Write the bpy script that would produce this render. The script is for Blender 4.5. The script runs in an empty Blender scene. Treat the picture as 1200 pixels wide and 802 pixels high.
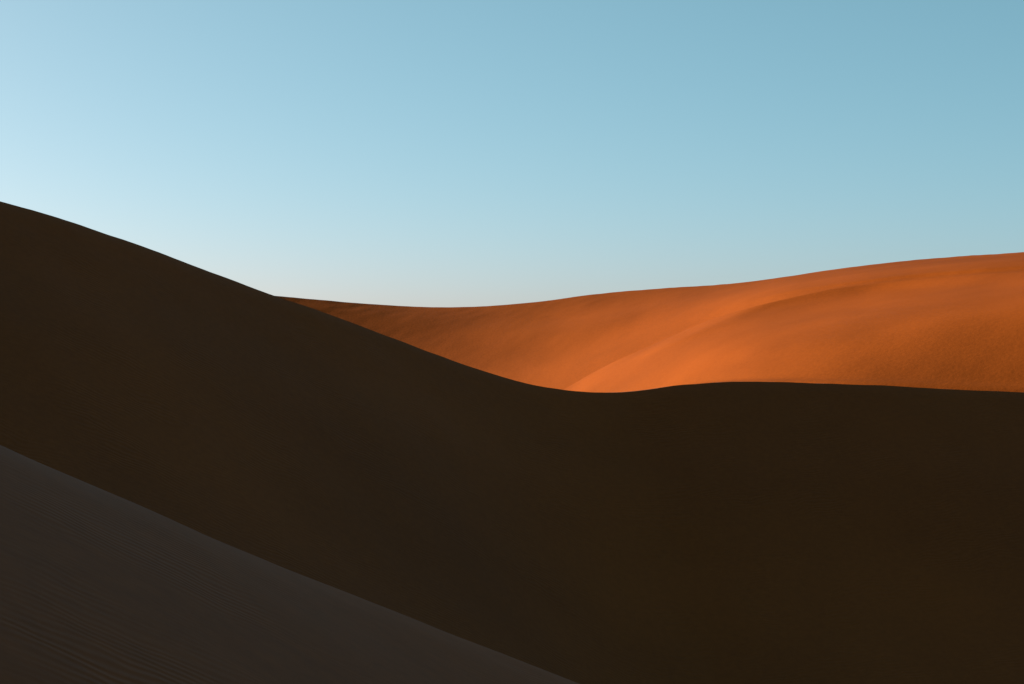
"""Desert dunes at low sun: a lit far dune with a ridge, a shadowed middle dune and a shadowed near dune.
Units are metres.  The camera stands at (0, 0, 0) looking along +Y; the sand under its feet lies at z = -1.8."""
import bpy, math
import numpy as np

# ------------------------------------------------------------------ camera, sky, sun, exposure
scene = bpy.context.scene
cam_data = bpy.data.cameras.new("camera")
cam = bpy.data.objects.new("camera", cam_data)
scene.collection.objects.link(cam)
scene.camera = cam
cam.location = (0.0, 0.0, 0.0)
cam.rotation_euler = (math.radians(90.0), 0.0, 0.0)
cam_data.lens = 60.0
cam_data.sensor_width = 36.0
cam_data.clip_start = 0.1
cam_data.clip_end = 20000.0

SUN_ELEVATION = math.radians(14.0)
SUN_AZIMUTH = math.radians(60.0)           # to the left of the viewing direction
world = bpy.data.worlds.new("World")
scene.world = world
world.use_nodes = True
wn, wl = world.node_tree.nodes, world.node_tree.links
sky = wn.new("ShaderNodeTexSky")
sky.sky_type = 'NISHITA'
sky.sun_disc = False
sky.sun_elevation = SUN_ELEVATION
sky.sun_rotation = -SUN_AZIMUTH
sky.air_density = 0.5
sky.dust_density = 0.9
sky.ozone_density = 4.0
sky.altitude = 0.0
# the film's colour response, the same everywhere in the sky
FILM = ((1.558, 0.089, -0.157), (-0.430, 1.105, 0.430), (-0.237, -0.188, 1.378))
tone = wn.new("ShaderNodeGamma")
tone.inputs["Gamma"].default_value = 0.7
wl.new(sky.outputs["Color"], tone.inputs["Color"])
merge = wn.new("ShaderNodeCombineColor")
for channel, weights in zip(("Red", "Green", "Blue"), FILM):
    dot = wn.new("ShaderNodeVectorMath")
    dot.operation = 'DOT_PRODUCT'
    dot.inputs[1].default_value = weights
    wl.new(tone.outputs["Color"], dot.inputs[0])
    wl.new(dot.outputs["Value"], merge.inputs[channel])
wl.new(merge.outputs["Color"], wn["Background"].inputs["Color"])
wn["Background"].inputs["Strength"].default_value = 0.05

sun_data = bpy.data.lights.new("sun", 'SUN')
sun = bpy.data.objects.new("sun", sun_data)
scene.collection.objects.link(sun)
sun_data.energy = 5.0
sun_data.angle = math.radians(0.5)
sun_data.color = (1.0, 0.86, 0.68)
sun.rotation_euler = (math.pi / 2 - SUN_ELEVATION, 0.0, math.pi + SUN_AZIMUTH)

scene.view_settings.view_transform = 'Standard'
scene.view_settings.look = 'None'
scene.view_settings.gamma = 1.0
scene.view_settings.use_curve_mapping = False
scene.view_settings.exposure = 1.99

# ------------------------------------------------------------------ helpers
def hermite(knots, values, t):
    """Cubic Hermite curve through values (n, ...) at parameter knots (n)."""
    h = np.diff(knots)
    hh = h.reshape(-1, *([1] * (values.ndim - 1)))
    d = np.diff(values, axis=0) / hh
    m = np.empty_like(values)
    m[1:-1] = (d[:-1] * hh[1:] + d[1:] * hh[:-1]) / (hh[:-1] + hh[1:])
    m[0], m[-1] = d[0], d[-1]
    i = np.clip(np.searchsorted(knots, t, side='right') - 1, 0, len(knots) - 2)
    s = ((t - knots[i]) / h[i]).reshape(-1, *([1] * (values.ndim - 1)))
    hi = h[i].reshape(s.shape)
    return ((2*s**3 - 3*s**2 + 1) * values[i] + (s**3 - 2*s**2 + s) * hi * m[i]
            + (3*s**2 - 2*s**3) * values[i+1] + (s**3 - s**2) * hi * m[i+1])

def chord(points):
    """Mean cumulative chord length down axis 0 of (n, m, 3)."""
    step = np.linalg.norm(np.diff(points, axis=0), axis=2).mean(axis=1)
    return np.concatenate([[0.0], np.cumsum(step)])

def refine(knots, counts):
    out = [np.linspace(knots[i], knots[i+1], c, endpoint=False) for i, c in enumerate(counts)]
    return np.concatenate(out + [[knots[-1]]])

def loft(control, row_counts, col_counts):
    """Dense grid of points through a control grid (rows, columns, 3)."""
    control = np.asarray(control, float)
    kr = chord(control)
    kc = chord(control.transpose(1, 0, 2))
    rows = hermite(kr, control, refine(kr, row_counts))
    full = hermite(kc, rows.transpose(1, 0, 2), refine(kc, col_counts))
    return full.transpose(1, 0, 2)

def loft_crease(control, crest, row_counts, col_counts):
    """Two lofts that share the crest row, so that the crest stays a sharp edge."""
    front = loft(control[:crest + 1], row_counts[:crest], col_counts)
    rear = loft(control[crest:], row_counts[crest:], col_counts)
    return np.concatenate([front, rear[1:]])

def soft_noise(x, y, scale, seed, octaves=3):
    """Smooth sum of rotated sines: gentle unevenness of wind-blown sand."""
    rng = np.random.default_rng(seed)
    total = np.zeros_like(x)
    amp = 1.0
    for o in range(octaves):
        for _ in range(4):
            a, p = rng.uniform(0, 2 * math.pi, 2)
            k = 2 * math.pi / (scale * rng.uniform(0.7, 1.4)) * 2 ** o
            total += amp * np.sin(k * (x * math.cos(a) + y * math.sin(a)) + p)
        amp *= 0.5
    return total / 4.0

def sheet(name, grid, material, label, sharp_row=None):
    r, c, _ = grid.shape
    idx = np.arange(r * c).reshape(r, c)
    quads = np.stack([idx[:-1, :-1], idx[:-1, 1:], idx[1:, 1:], idx[1:, :-1]], -1).reshape(-1, 4)
    mesh = bpy.data.meshes.new(name)
    mesh.from_pydata(grid.reshape(-1, 3).tolist(), [], quads.tolist())
    mesh.polygons.foreach_set("use_smooth", np.ones(len(quads), bool))
    mesh.materials.append(material)
    mesh.update()
    if sharp_row is not None:                               # the wind-cut crest is an edge, not a roll
        ends = np.empty(len(mesh.edges) * 2, int)
        mesh.edges.foreach_get("vertices", ends)
        sharp = (ends.reshape(-1, 2) // c == sharp_row).all(axis=1)
        mesh.edges.foreach_set("use_edge_sharp", sharp)
    obj = bpy.data.objects.new(name, mesh)
    scene.collection.objects.link(obj)
    obj["kind"] = "structure"
    obj["label"] = label
    return obj

# ------------------------------------------------------------------ sand
def sand(name, gloss, ripple_length, ripple_angle, ripple_height, lump_length, lump_height):
    """Iron-red dune sand: fine grain, wind ripples and small lumps."""
    mat = bpy.data.materials.new(name)
    mat.use_nodes = True
    n, l = mat.node_tree.nodes, mat.node_tree.links
    bsdf = n["Principled BSDF"]
    bsdf.inputs["Roughness"].default_value = SAND_ROUGHNESS
    bsdf.inputs["Specular IOR Level"].default_value = gloss
    geo = n.new("ShaderNodeNewGeometry")
    # colour: broad drifts of paler sand and fine mineral grain
    broad = n.new("ShaderNodeTexNoise")
    broad.inputs["Scale"].default_value = 0.12
    broad.inputs["Detail"].default_value = 5.0
    fine = n.new("ShaderNodeTexNoise")
    fine.inputs["Scale"].default_value = 5.0
    fine.inputs["Detail"].default_value = 6.0
    fine.inputs["Roughness"].default_value = 0.75
    add = n.new("ShaderNodeMath"); add.operation = 'ADD'
    half = n.new("ShaderNodeMath"); half.operation = 'MULTIPLY'; half.inputs[1].default_value = 0.5
    ramp = n.new("ShaderNodeValToRGB")
    ramp.color_ramp.elements[0].position = 0.37
    ramp.color_ramp.elements[0].color = tuple(v * 0.84 for v in SAND_COLOUR) + (1.0,)
    ramp.color_ramp.elements[1].position = 0.63
    ramp.color_ramp.elements[1].color = tuple(v * 1.16 for v in SAND_COLOUR) + (1.0,)
    l.new(geo.outputs["Position"], broad.inputs["Vector"])
    l.new(geo.outputs["Position"], fine.inputs["Vector"])
    l.new(broad.outputs["Fac"], add.inputs[0])
    l.new(fine.outputs["Fac"], add.inputs[1])
    l.new(add.outputs[0], half.inputs[0])
    l.new(half.outputs[0], ramp.inputs["Fac"])
    l.new(ramp.outputs["Color"], bsdf.inputs["Base Color"])
    # relief: ripples whose strength comes and goes, plus lumps
    turn = n.new("ShaderNodeMapping")
    turn.inputs["Rotation"].default_value[2] = ripple_angle
    wave = n.new("ShaderNodeTexWave")
    wave.wave_type = 'BANDS'
    wave.bands_direction = 'X'
    wave.inputs["Scale"].default_value = 0.314 / ripple_length
    wave.inputs["Distortion"].default_value = 3.0
    wave.inputs["Detail"].default_value = 2.0
    wave.inputs["Detail Scale"].default_value = 0.35
    patch = n.new("ShaderNodeTexNoise")
    patch.inputs["Scale"].default_value = 0.5
    patch.inputs["Detail"].default_value = 2.0
    clip = n.new("ShaderNodeMapRange")
    clip.inputs["From Min"].default_value = 0.42
    clip.inputs["From Max"].default_value = 0.72
    rip = n.new("ShaderNodeMath"); rip.operation = 'MULTIPLY'
    lump = n.new("ShaderNodeTexNoise")
    lump.inputs["Scale"].default_value = 1.0 / lump_length
    lump.inputs["Detail"].default_value = 4.0
    lump.inputs["Roughness"].default_value = 0.6
    b1 = n.new("ShaderNodeBump"); b1.inputs["Distance"].default_value = ripple_height
    b2 = n.new("ShaderNodeBump"); b2.inputs["Distance"].default_value = lump_height
    l.new(geo.outputs["Position"], turn.inputs["Vector"])
    # a slow sideways warp makes neighbouring ripples fork and merge
    warp = n.new("ShaderNodeTexNoise")
    warp.inputs["Scale"].default_value = 0.12 / ripple_length
    warp.inputs["Detail"].default_value = 2.0
    shift = n.new("ShaderNodeVectorMath"); shift.operation = 'MULTIPLY_ADD'
    shift.inputs[1].default_value = (5.0 * ripple_length,) * 3
    l.new(geo.outputs["Position"], warp.inputs["Vector"])
    l.new(warp.outputs["Color"], shift.inputs[0])
    l.new(turn.outputs["Vector"], shift.inputs[2])
    l.new(shift.outputs["Vector"], wave.inputs["Vector"])
    l.new(geo.outputs["Position"], patch.inputs["Vector"])
    l.new(patch.outputs["Fac"], clip.inputs["Value"])
    l.new(wave.outputs["Fac"], rip.inputs[0])
    l.new(clip.outputs["Result"], rip.inputs[1])
    l.new(rip.outputs[0], b1.inputs["Height"])
    l.new(geo.outputs["Position"], lump.inputs["Vector"])
    l.new(lump.outputs["Fac"], b2.inputs["Height"])
    l.new(b1.outputs["Normal"], b2.inputs["Normal"])
    l.new(b2.outputs["Normal"], bsdf.inputs["Normal"])
    return mat

SAND_COLOUR = (0.1564, 0.0353, 0.004)
SAND_ROUGHNESS = 0.8
far_sand = sand("sand_far_dune", 0.015, 0.35, 0.6, 0.0005, 0.22, 0.010)
middle_sand = sand("sand_middle_dune", 0.10, 0.16, 1.15, 0.006, 0.3, 0.004)
near_sand = sand("sand_near_dune", 0.11, 0.10, 1.05, 0.004, 0.12, 0.002)
flat_sand = sand("sand_ground", 0.05, 0.4, 0.3, 0.02, 1.5, 0.05)

# ------------------------------------------------------------------ control points of the dunes (x, y, z)
REAR_SLOPE = [
    [(-15.39, 114.86, -0.290), (-13.67, 116.35, -0.655), (-11.81, 118.07, -1.122), (-9.65, 120.56, -1.854), (-7.38, 123.03, -2.675), (-5.01, 125.34, -3.378), (-2.53, 126.33, -3.959), (0.00, 125.56, -4.332), (1.84, 122.51, -4.479), (3.58, 119.28, -4.354), (5.30, 117.71, -3.730), (7.01, 116.86, -2.863), (9.33, 116.65, -1.532), (11.60, 116.02, -0.294), (13.76, 114.69, 0.745), (15.86, 113.30, 1.693), (17.84, 111.50, 2.375), (19.69, 109.38, 2.789), (21.48, 107.42, 3.082), (23.21, 105.52, 3.290), (24.89, 103.69, 3.433), (26.54, 102.09, 3.559), (28.18, 100.65, 3.663), (29.80, 99.35, 3.752), (30.99, 98.38, 3.816)],
    [(-16.71, 124.70, 0.291), (-14.98, 127.52, -0.066), (-13.06, 130.62, -0.522), (-10.80, 135.00, -1.234), (-8.25, 137.53, -2.010), (-5.46, 136.44, -2.600), (-2.68, 133.88, -3.035), (0.00, 130.27, -3.268), (1.90, 126.98, -3.371), (3.72, 124.04, -3.246), (5.51, 122.49, -2.669), (7.29, 121.54, -1.889), (9.66, 120.75, -0.700), (11.93, 119.30, 0.388), (14.05, 117.05, 1.289), (16.07, 114.79, 2.109), (18.00, 112.50, 2.714), (19.85, 110.27, 3.101), (21.66, 108.30, 3.383), (23.44, 106.56, 3.593), (25.20, 105.00, 3.746), (26.90, 103.45, 3.868), (28.54, 101.94, 3.963), (30.15, 100.50, 4.042), (31.32, 99.43, 4.096)],
    [(-18.29, 136.51, 0.981), (-16.53, 140.72, 0.647), (-14.41, 144.09, 0.216), (-11.51, 143.91, -0.418), (-8.53, 142.12, -1.065), (-5.59, 139.74, -1.560), (-2.74, 137.10, -1.919), (0.00, 134.18, -2.102), (1.97, 131.24, -2.170), (3.85, 128.47, -2.036), (5.70, 126.73, -1.507), (7.53, 125.47, -0.825), (9.96, 124.46, 0.190), (12.25, 122.47, 1.108), (14.33, 119.39, 1.854), (16.29, 116.36, 2.536), (18.19, 113.71, 3.065), (20.07, 111.52, 3.428), (21.92, 109.61, 3.704), (23.74, 107.91, 3.914), (25.53, 106.37, 4.067), (27.27, 104.88, 4.187), (28.96, 103.44, 4.279), (30.61, 102.03, 4.354), (31.81, 100.99, 4.405)],
    [(-19.81, 147.83, 1.781), (-17.41, 148.15, 1.439), (-14.80, 148.04, 1.036), (-11.72, 146.47, 0.488), (-8.66, 144.35, -0.053), (-5.68, 142.06, -0.464), (-2.79, 139.70, -0.745), (0.00, 137.25, -0.858), (2.03, 135.18, -0.882), (4.00, 133.25, -0.735), (5.93, 131.86, -0.263), (7.84, 130.61, 0.312), (10.31, 128.91, 1.142), (12.61, 126.08, 1.871), (14.67, 122.24, 2.450), (16.59, 118.52, 2.989), (18.48, 115.49, 3.440), (20.37, 113.16, 3.775), (22.18, 110.92, 4.031), (23.98, 109.01, 4.231), (25.78, 107.40, 4.382), (27.51, 105.81, 4.492), (29.21, 104.32, 4.575), (30.88, 102.95, 4.646), (32.11, 101.93, 4.692)],
    [(-20.39, 152.17, 2.572), (-17.77, 151.25, 2.243), (-15.02, 150.16, 1.877), (-11.88, 148.56, 1.422), (-8.81, 146.77, 0.991), (-5.79, 144.87, 0.671), (-2.86, 142.77, 0.477), (0.00, 140.49, 0.445), (2.08, 138.65, 0.484), (4.11, 136.96, 0.659), (6.11, 135.78, 1.073), (8.09, 134.77, 1.529), (10.69, 133.63, 2.163), (13.10, 131.03, 2.703), (15.24, 127.01, 3.119), (17.23, 123.05, 3.525), (19.21, 120.07, 3.916), (21.24, 118.02, 4.246), (23.15, 115.77, 4.503), (25.01, 113.70, 4.702), (26.82, 111.75, 4.847), (28.47, 109.49, 4.924), (30.04, 107.30, 4.972), (31.61, 105.38, 5.015), (32.75, 103.96, 5.036)],
    [(-20.62, 153.88, 3.348), (-17.98, 153.05, 3.053), (-15.21, 152.12, 2.738), (-12.07, 150.84, 2.385), (-8.97, 149.48, 2.074), (-5.92, 148.10, 1.855), (-2.93, 146.71, 1.762), (0.00, 145.33, 1.829), (2.16, 144.33, 1.949), (4.30, 143.40, 2.170), (6.42, 142.68, 2.540), (8.52, 141.92, 2.882), (11.24, 140.56, 3.306), (13.84, 138.39, 3.656), (16.25, 135.44, 3.937), (18.49, 132.05, 4.235), (20.74, 129.60, 4.594), (23.08, 128.21, 4.948), (25.40, 127.00, 5.264), (27.64, 125.64, 5.516), (29.73, 123.87, 5.690), (31.44, 120.92, 5.744), (32.96, 117.72, 5.748), (34.41, 114.69, 5.739), (35.43, 112.46, 5.719)],
    [(-20.86, 155.71, 4.145), (-18.23, 155.19, 3.889), (-15.47, 154.67, 3.635), (-12.34, 154.30, 3.402), (-9.22, 153.72, 3.228), (-6.11, 152.66, 3.117), (-3.03, 151.61, 3.136), (0.00, 150.67, 3.315), (2.25, 150.12, 3.530), (4.49, 149.63, 3.810), (6.71, 149.20, 4.133), (8.91, 148.55, 4.348), (11.75, 146.82, 4.530), (14.47, 144.73, 4.662), (17.10, 142.47, 4.785), (19.62, 140.15, 4.975), (22.30, 139.39, 5.335), (25.22, 140.12, 5.775), (28.13, 140.67, 6.189), (30.85, 140.23, 6.513), (33.24, 138.51, 6.718), (35.19, 135.33, 6.771), (36.90, 131.79, 6.763), (38.52, 128.41, 6.741), (39.67, 125.93, 6.708)],
]
RIDGE_FLANK = [
    [(0.22, 86.54, -4.189), (1.33, 88.66, -3.724), (2.26, 90.50, -3.324), (3.25, 92.81, -3.301), (4.27, 94.80, -3.443), (5.50, 95.70, -3.499), (6.67, 95.30, -3.431), (7.90, 92.96, -3.154), (9.01, 90.15, -2.885), (10.06, 87.49, -2.708), (11.07, 85.14, -2.584), (12.06, 83.15, -2.519), (13.08, 81.75, -2.502), (14.11, 80.60, -2.499), (15.12, 79.60, -2.501), (16.31, 78.60, -2.520), (17.49, 77.75, -2.553), (18.83, 76.84, -2.595), (20.14, 76.01, -2.640), (21.45, 75.27, -2.692), (22.75, 74.57, -2.739), (23.69, 74.04, -2.766)],
    [(0.24, 96.51, -4.566), (1.51, 100.51, -4.112), (2.58, 103.15, -3.676), (3.67, 104.91, -3.532), (4.74, 105.43, -3.502), (5.92, 102.90, -3.317), (6.95, 99.30, -3.052), (8.16, 96.03, -2.670), (9.30, 93.03, -2.329), (10.38, 90.27, -2.082), (11.40, 87.73, -1.900), (12.40, 85.48, -1.783), (13.41, 83.80, -1.715), (14.43, 82.44, -1.664), (15.46, 81.36, -1.626), (16.66, 80.30, -1.615), (17.87, 79.42, -1.622), (19.24, 78.52, -1.635), (20.59, 77.70, -1.655), (21.93, 76.93, -1.685), (23.24, 76.20, -1.712), (24.21, 75.65, -1.728)],
    [(0.26, 105.26, -4.871), (1.67, 111.26, -4.437), (2.85, 114.03, -3.945), (3.94, 112.46, -3.584), (4.92, 109.38, -3.311), (6.08, 105.82, -2.977), (7.16, 102.34, -2.633), (8.42, 99.03, -2.177), (9.60, 96.02, -1.767), (10.71, 93.15, -1.449), (11.77, 90.55, -1.213), (12.80, 88.26, -1.049), (13.83, 86.43, -0.934), (14.86, 84.93, -0.840), (15.90, 83.70, -0.764), (17.11, 82.48, -0.722), (18.32, 81.44, -0.701), (19.70, 80.42, -0.684), (21.07, 79.51, -0.678), (22.41, 78.64, -0.685), (23.73, 77.80, -0.693), (24.69, 77.17, -0.699)],
    [(0.27, 108.05, -4.895), (1.71, 113.96, -4.433), (2.92, 116.60, -3.921), (4.02, 114.80, -3.464), (5.02, 111.58, -3.068), (6.23, 108.31, -2.628), (7.37, 105.22, -2.211), (8.68, 102.15, -1.685), (9.92, 99.24, -1.207), (11.08, 96.32, -0.818), (12.18, 93.68, -0.525), (13.24, 91.33, -0.314), (14.31, 89.41, -0.154), (15.36, 87.79, -0.018), (16.43, 86.46, 0.096), (17.65, 85.06, 0.165), (18.85, 83.80, 0.210), (20.22, 82.54, 0.255), (21.58, 81.43, 0.284), (22.91, 80.40, 0.297), (24.23, 79.43, 0.306), (25.18, 78.69, 0.309)],
    [(0.27, 108.75, -4.829), (1.72, 114.80, -4.362), (2.94, 117.70, -3.851), (4.08, 116.44, -3.331), (5.12, 113.76, -2.836), (6.37, 110.86, -2.292), (7.56, 108.01, -1.797), (8.94, 105.19, -1.201), (10.26, 102.63, -0.654), (11.52, 100.20, -0.195), (12.75, 98.09, 0.158), (13.95, 96.20, 0.423), (15.10, 94.39, 0.632), (16.22, 92.69, 0.813), (17.32, 91.14, 0.965), (18.53, 89.30, 1.059), (19.67, 87.42, 1.120), (20.98, 85.65, 1.186), (22.29, 84.13, 1.232), (23.57, 82.69, 1.258), (24.80, 81.32, 1.276), (25.69, 80.29, 1.282)],
    [(0.27, 109.16, -4.757), (1.73, 115.25, -4.285), (2.96, 118.41, -3.778), (4.13, 117.92, -3.206), (5.22, 116.01, -2.622), (6.52, 113.47, -1.979), (7.76, 110.79, -1.406), (9.19, 108.15, -0.737), (10.60, 106.03, -0.122), (12.02, 104.52, 0.415), (13.43, 103.28, 0.839), (14.84, 102.35, 1.174), (16.33, 102.03, 1.460), (17.76, 101.51, 1.714), (19.09, 100.47, 1.925), (20.43, 98.45, 2.050), (21.52, 95.63, 2.116), (22.69, 92.62, 2.182), (23.81, 89.84, 2.220), (24.94, 87.50, 2.241), (26.04, 85.38, 2.252), (26.80, 83.74, 2.248)],
    [(0.27, 109.50, -4.696), (1.73, 115.56, -4.215), (2.97, 118.96, -3.712), (4.17, 119.27, -3.098), (5.32, 118.20, -2.437), (6.68, 116.22, -1.704), (7.97, 113.82, -1.060), (9.45, 111.15, -0.321), (10.91, 109.10, 0.363), (12.41, 107.92, 0.975), (13.99, 107.65, 1.475), (15.64, 107.84, 1.890), (17.20, 107.47, 2.238), (18.70, 106.88, 2.547), (20.17, 106.15, 2.812), (21.78, 104.95, 2.990), (23.26, 103.38, 3.110), (24.79, 101.18, 3.224), (26.14, 98.62, 3.287), (27.27, 95.68, 3.301), (28.24, 92.58, 3.289), (28.94, 90.45, 3.270)],
    [(0.27, 109.73, -4.653), (1.74, 115.83, -4.170), (2.99, 119.46, -3.670), (4.21, 120.37, -3.027), (5.40, 120.02, -2.311), (6.83, 118.75, -1.516), (8.21, 117.24, -0.821), (9.94, 116.89, -0.023), (11.56, 115.57, 0.738), (12.93, 112.43, 1.405), (14.36, 110.50, 1.935), (15.87, 109.44, 2.371), (17.42, 108.86, 2.751), (18.96, 108.34, 3.096), (20.46, 107.67, 3.392), (22.13, 106.66, 3.597), (23.71, 105.38, 3.745), (25.42, 103.75, 3.895), (27.00, 101.89, 3.996), (28.40, 99.66, 4.045), (29.67, 97.27, 4.064), (30.60, 95.62, 4.066)],
]
MIDDLE_CREST = [(-90.0, 14.0, 24.0), (-68.0, 25.0, 19.0), (-52.0, 33.0, 14.0), (-40.0, 39.5, 9.6), (-30.96, 44.23, 6.214), (-25.26, 45.93, 5.994), (-20.20, 47.54, 5.300), (-17.09, 48.83, 4.712), (-15.08, 50.26, 4.172), (-13.57, 51.68, 3.695), (-11.98, 53.25, 3.142), (-10.87, 54.33, 2.710), (-9.70, 55.40, 2.244), (-8.72, 56.24, 1.857), (-7.89, 56.93, 1.537), (-6.92, 57.69, 1.199), (-5.85, 58.50, 0.819), (-4.46, 59.45, 0.254), (-3.02, 60.35, -0.332), (-2.13, 60.88, -0.665), (-1.23, 61.39, -0.982), (-0.31, 61.89, -1.276), (0.62, 62.38, -1.528), (1.25, 62.71, -1.661), (1.89, 63.04, -1.765), (2.53, 63.36, -1.838), (3.18, 63.70, -1.880), (3.84, 64.03, -1.889), (4.50, 64.34, -1.866), (5.34, 64.71, -1.770), (6.18, 65.06, -1.659), (7.20, 65.43, -1.586), (8.22, 65.76, -1.545), (9.93, 66.21, -1.548), (11.64, 66.54, -1.597), (14.19, 66.80, -1.688), (16.76, 67.02, -1.810), (20.22, 67.38, -1.988), (27.34, 68.34, -2.255), (38.45, 69.91, -2.692), (53.86, 71.81, -3.375), (80.0, 84.0, -6.0), (115.0, 100.0, -15.0)]  # first points: unseen rise off to the left, added to shade the near dune
NEAR_CREST = [(-80.0, -150.0, 37.0), (-76.0, -95.0, 36.0), (-62.0, -55.0, 30.0), (-42.0, -28.0, 20.5), (-26.0, -10.0, 12.0), (-16.0, 1.5, 6.4), (-10.3, 7.0, 3.1), (-7.12, 9.50, 1.145), (-5.94, 10.80, 0.448), (-5.06, 11.90, -0.083), (-3.90, 13.00, -0.803), (-3.52, 13.40, -1.038), (-3.14, 13.80, -1.283), (-2.75, 14.30, -1.544), (-2.21, 14.80, -1.857), (-1.54, 15.40, -2.241), (-0.99, 15.90, -2.552), (-0.41, 16.40, -2.862), (0.21, 17.00, -3.213), (0.73, 17.50, -3.509), (1.86, 18.60, -4.129), (4.20, 21.00, -5.397), (9.10, 26.00, -7.787), (16.00, 32.00, -10.544)]  # first points: unseen high ridge left and behind camera, added to block skylight

# ------------------------------------------------------------------ ground, out to the horizon
gx = np.sign(np.linspace(-1, 1, 161)) * np.abs(np.linspace(-1, 1, 161)) ** 3 * 4000.0
GX, GY = np.meshgrid(gx, gx + 60.0)
GZ = -11.5 + 0.9 * soft_noise(GX, GY, 160.0, 3)
sheet("ground", np.stack([GX, GY, GZ], -1), flat_sand, "flat red sand of the desert floor between the dunes")

# ------------------------------------------------------------------ far dune: rear slope and its crest
def spread(rows, left, right):
    """Carry every row on past both ends; left / right list (dx, dy, dz) steps."""
    a = np.asarray(rows, float)
    l = np.stack([a[:, 0] + np.array(s) for s in left], 1) if left else a[:, :0]
    r = np.stack([a[:, -1] + np.array(s) for s in right], 1) if right else a[:, :0]
    return np.concatenate([l, a, r], 1)

def further(rows, before, after):
    """Add rows in front of the first one and behind the last one; each is (dy, dz)."""
    b = [rows[0] + np.array((0.0, dy, dz)) for dy, dz in before]
    e = [rows[-1] + np.array((0.0, dy, dz)) for dy, dz in after]
    return np.stack(b + list(rows) + e)

rear = spread(REAR_SLOPE, [(-150, 20, -18.0), (-95, 14, -4.0), (-60, 10, 1.0), (-36, 6, 1.5), (-16, 2.5, 1.0), (-6, 0.8, 0.5)],
              [(5, -1, 0.2), (14, -3, 0.1), (30, -5, -1.0), (60, -6, -4.0), (100, -4, -9.0), (160, 0, -20.0)])
rear = further(rear, [(-12, -11.0), (-7, -6.0), (-3, -2.2)], [(0.6, -0.08), (1.8, -0.4), (5, -1.6), (16, -5), (34, -9.5), (60, -14)])
REAR_COUNTS = [5, 5, 6, 7, 7, 7, 7, 8, 20, 4, 4, 5, 6, 5, 4]
grid = loft_crease(rear, 9, REAR_COUNTS, [6] * 6 + [10] * (len(REAR_SLOPE[0]) - 1) + [6] * 6)
grid[..., 2] += 0.025 * soft_noise(grid[..., 0], grid[..., 1], 9.0, 11) + 0.012 * soft_noise(grid[..., 0], grid[..., 1], 3.5, 13)
sheet("far_dune", grid, far_sand, "tall sunlit orange dune whose crest meets the sky", sum(REAR_COUNTS[:9]))

# ------------------------------------------------------------------ rounded ridge lapping against it
flank = spread(RIDGE_FLANK, [(-12, -3, -2.6), (-5, -1, -1.5)], [(4, -3, -0.1), (12, -7, -0.6), (30, -12, -2.0), (60, -14, -6.0), (100, -12, -11.0), (150, -6, -20.0)])
flank = further(flank, [(-4.0, -12.0), (-2.6, -5.0), (-1.2, -1.5)], [(0.4, -0.03), (1.5, -0.3), (5, -1.5), (10, -3.6), (16, -7), (26, -12)])
grid = loft_crease(flank, 10, [5, 5, 5, 7, 7, 7, 7, 7, 7, 16, 4, 4, 4, 4, 4, 4], [5] * 2 + [10] * (len(RIDGE_FLANK[0]) - 1) + [6] * 6)
grid[..., 2] += 0.02 * soft_noise(grid[..., 0], grid[..., 1], 7.0, 12)
sheet("far_dune_ridge", grid, far_sand, "broad rounded orange sand ridge glowing in front of the sunlit dune crest")

# ------------------------------------------------------------------ middle dune: knife-edge crest, lee face in shadow
def dune_from_crest(crest, face_dirs, face, back_dirs, back):
    """Rows run along the crest; face rows step down one side, back rows down the other."""
    c = np.asarray(crest, float)
    rows = []
    for off, drop in reversed(face):
        rows.append(c + np.concatenate([face_dirs * off, np.full((len(c), 1), -drop)], 1))
    rows.append(c)
    for off, drop in back:
        rows.append(c + np.concatenate([back_dirs * off, np.full((len(c), 1), -drop)], 1))
    return np.stack(rows)

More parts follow.
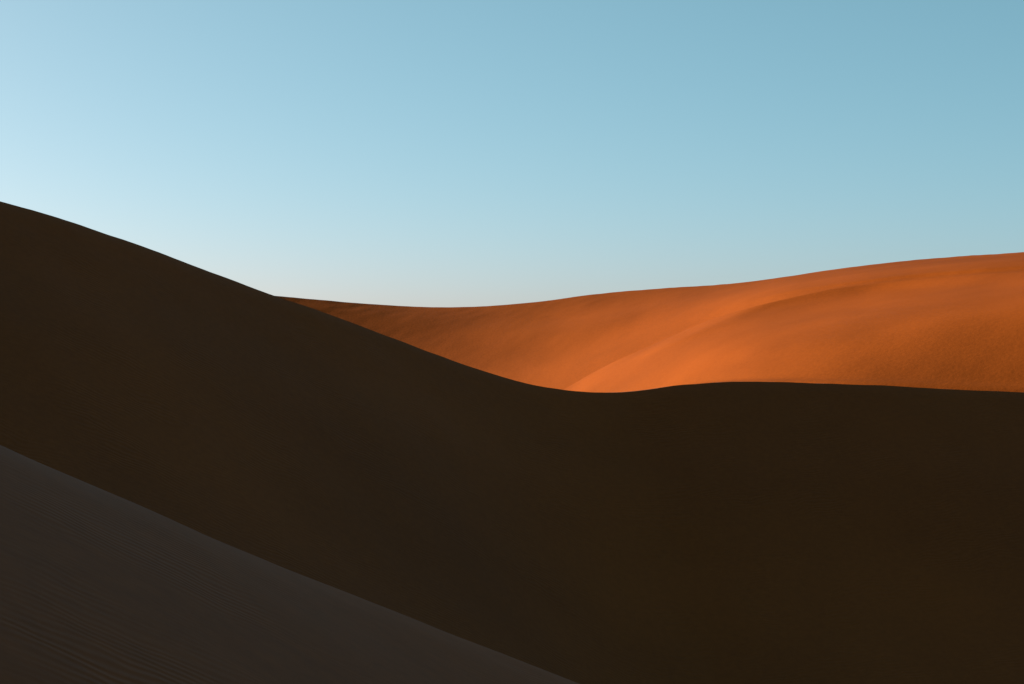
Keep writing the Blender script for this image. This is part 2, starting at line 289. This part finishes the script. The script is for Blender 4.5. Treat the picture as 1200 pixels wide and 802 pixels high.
mc = np.asarray(MIDDLE_CREST)
t = 1.0 / (1.0 + np.exp((mc[:, 0] + 1.0) / 3.5))           # 1 on the rising part, 0 along the low part
fd = np.stack([0.02 + 0.42 * t, -np.ones(len(mc))], 1)
fd /= np.linalg.norm(fd, axis=1, keepdims=True)
bd = np.stack([-0.25 * t, np.ones(len(mc))], 1)
bd /= np.linalg.norm(bd, axis=1, keepdims=True)
face = [(0.35, 0.17), (1.2, 0.66), (3, 1.70), (6, 3.3), (10, 5.5), (14, 7.5), (18, 9.1), (24, 10.8), (34, 12.6), (46, 15.5), (60, 21), (85, 34)]
back = [(0.35, 0.01), (1.2, 0.10), (4, 0.65), (10, 2.2), (20, 5.2), (36, 11)]
middle = dune_from_crest(mc, fd, face, bd, back)
MIDDLE_COUNTS = [4] * 2 + [5] * 7 + [7] * 3 + [5, 4, 4, 4, 4, 4]
grid = loft_crease(middle, len(face), MIDDLE_COUNTS, [12] * (len(mc) - 1))
grid[..., 2] += 0.03 * soft_noise(grid[..., 0], grid[..., 1], 9.0, 21) + 0.010 * soft_noise(grid[..., 0], grid[..., 1], 2.2, 22)
sheet("middle_dune", grid, middle_sand, "big dune in deep brown shadow with a sweeping S-shaped crest", sum(MIDDLE_COUNTS[:len(face)]))

# ------------------------------------------------------------------ near dune: the slope the camera stands on
nc = np.asarray(NEAR_CREST)
k = len(nc)
fd = np.tile(np.array([0.70, -0.714]), (k, 1))
face = [(0.3, 0.01), (0.8, 0.06), (1.6, 0.24), (2.6, 0.57), (4.5, 1.25), (7, 2.1), (12, 3.6), (18, 5.3), (28, 8.0), (45, 12.5), (70, 20), (110, 34), (170, 56)]
back = [(0.25, 0.06), (0.8, 0.34), (2, 1.0), (5, 2.7), (10, 5.2), (20, 10.2), (34, 18), (60, 34), (100, 58)]
near = dune_from_crest(nc, fd, face, -fd, back)
grid = loft(near, [4] * 4 + [6] * 5 + [8] * 4 + [8, 8, 6, 6, 5, 5, 4, 4], [12] * (k - 1))
grid[..., 2] += 0.010 * soft_noise(grid[..., 0], grid[..., 1], 3.0, 31) - 0.062
sheet("near_dune", grid, near_sand, "shaded near dune slope with a pale edge and fine wind ripples")
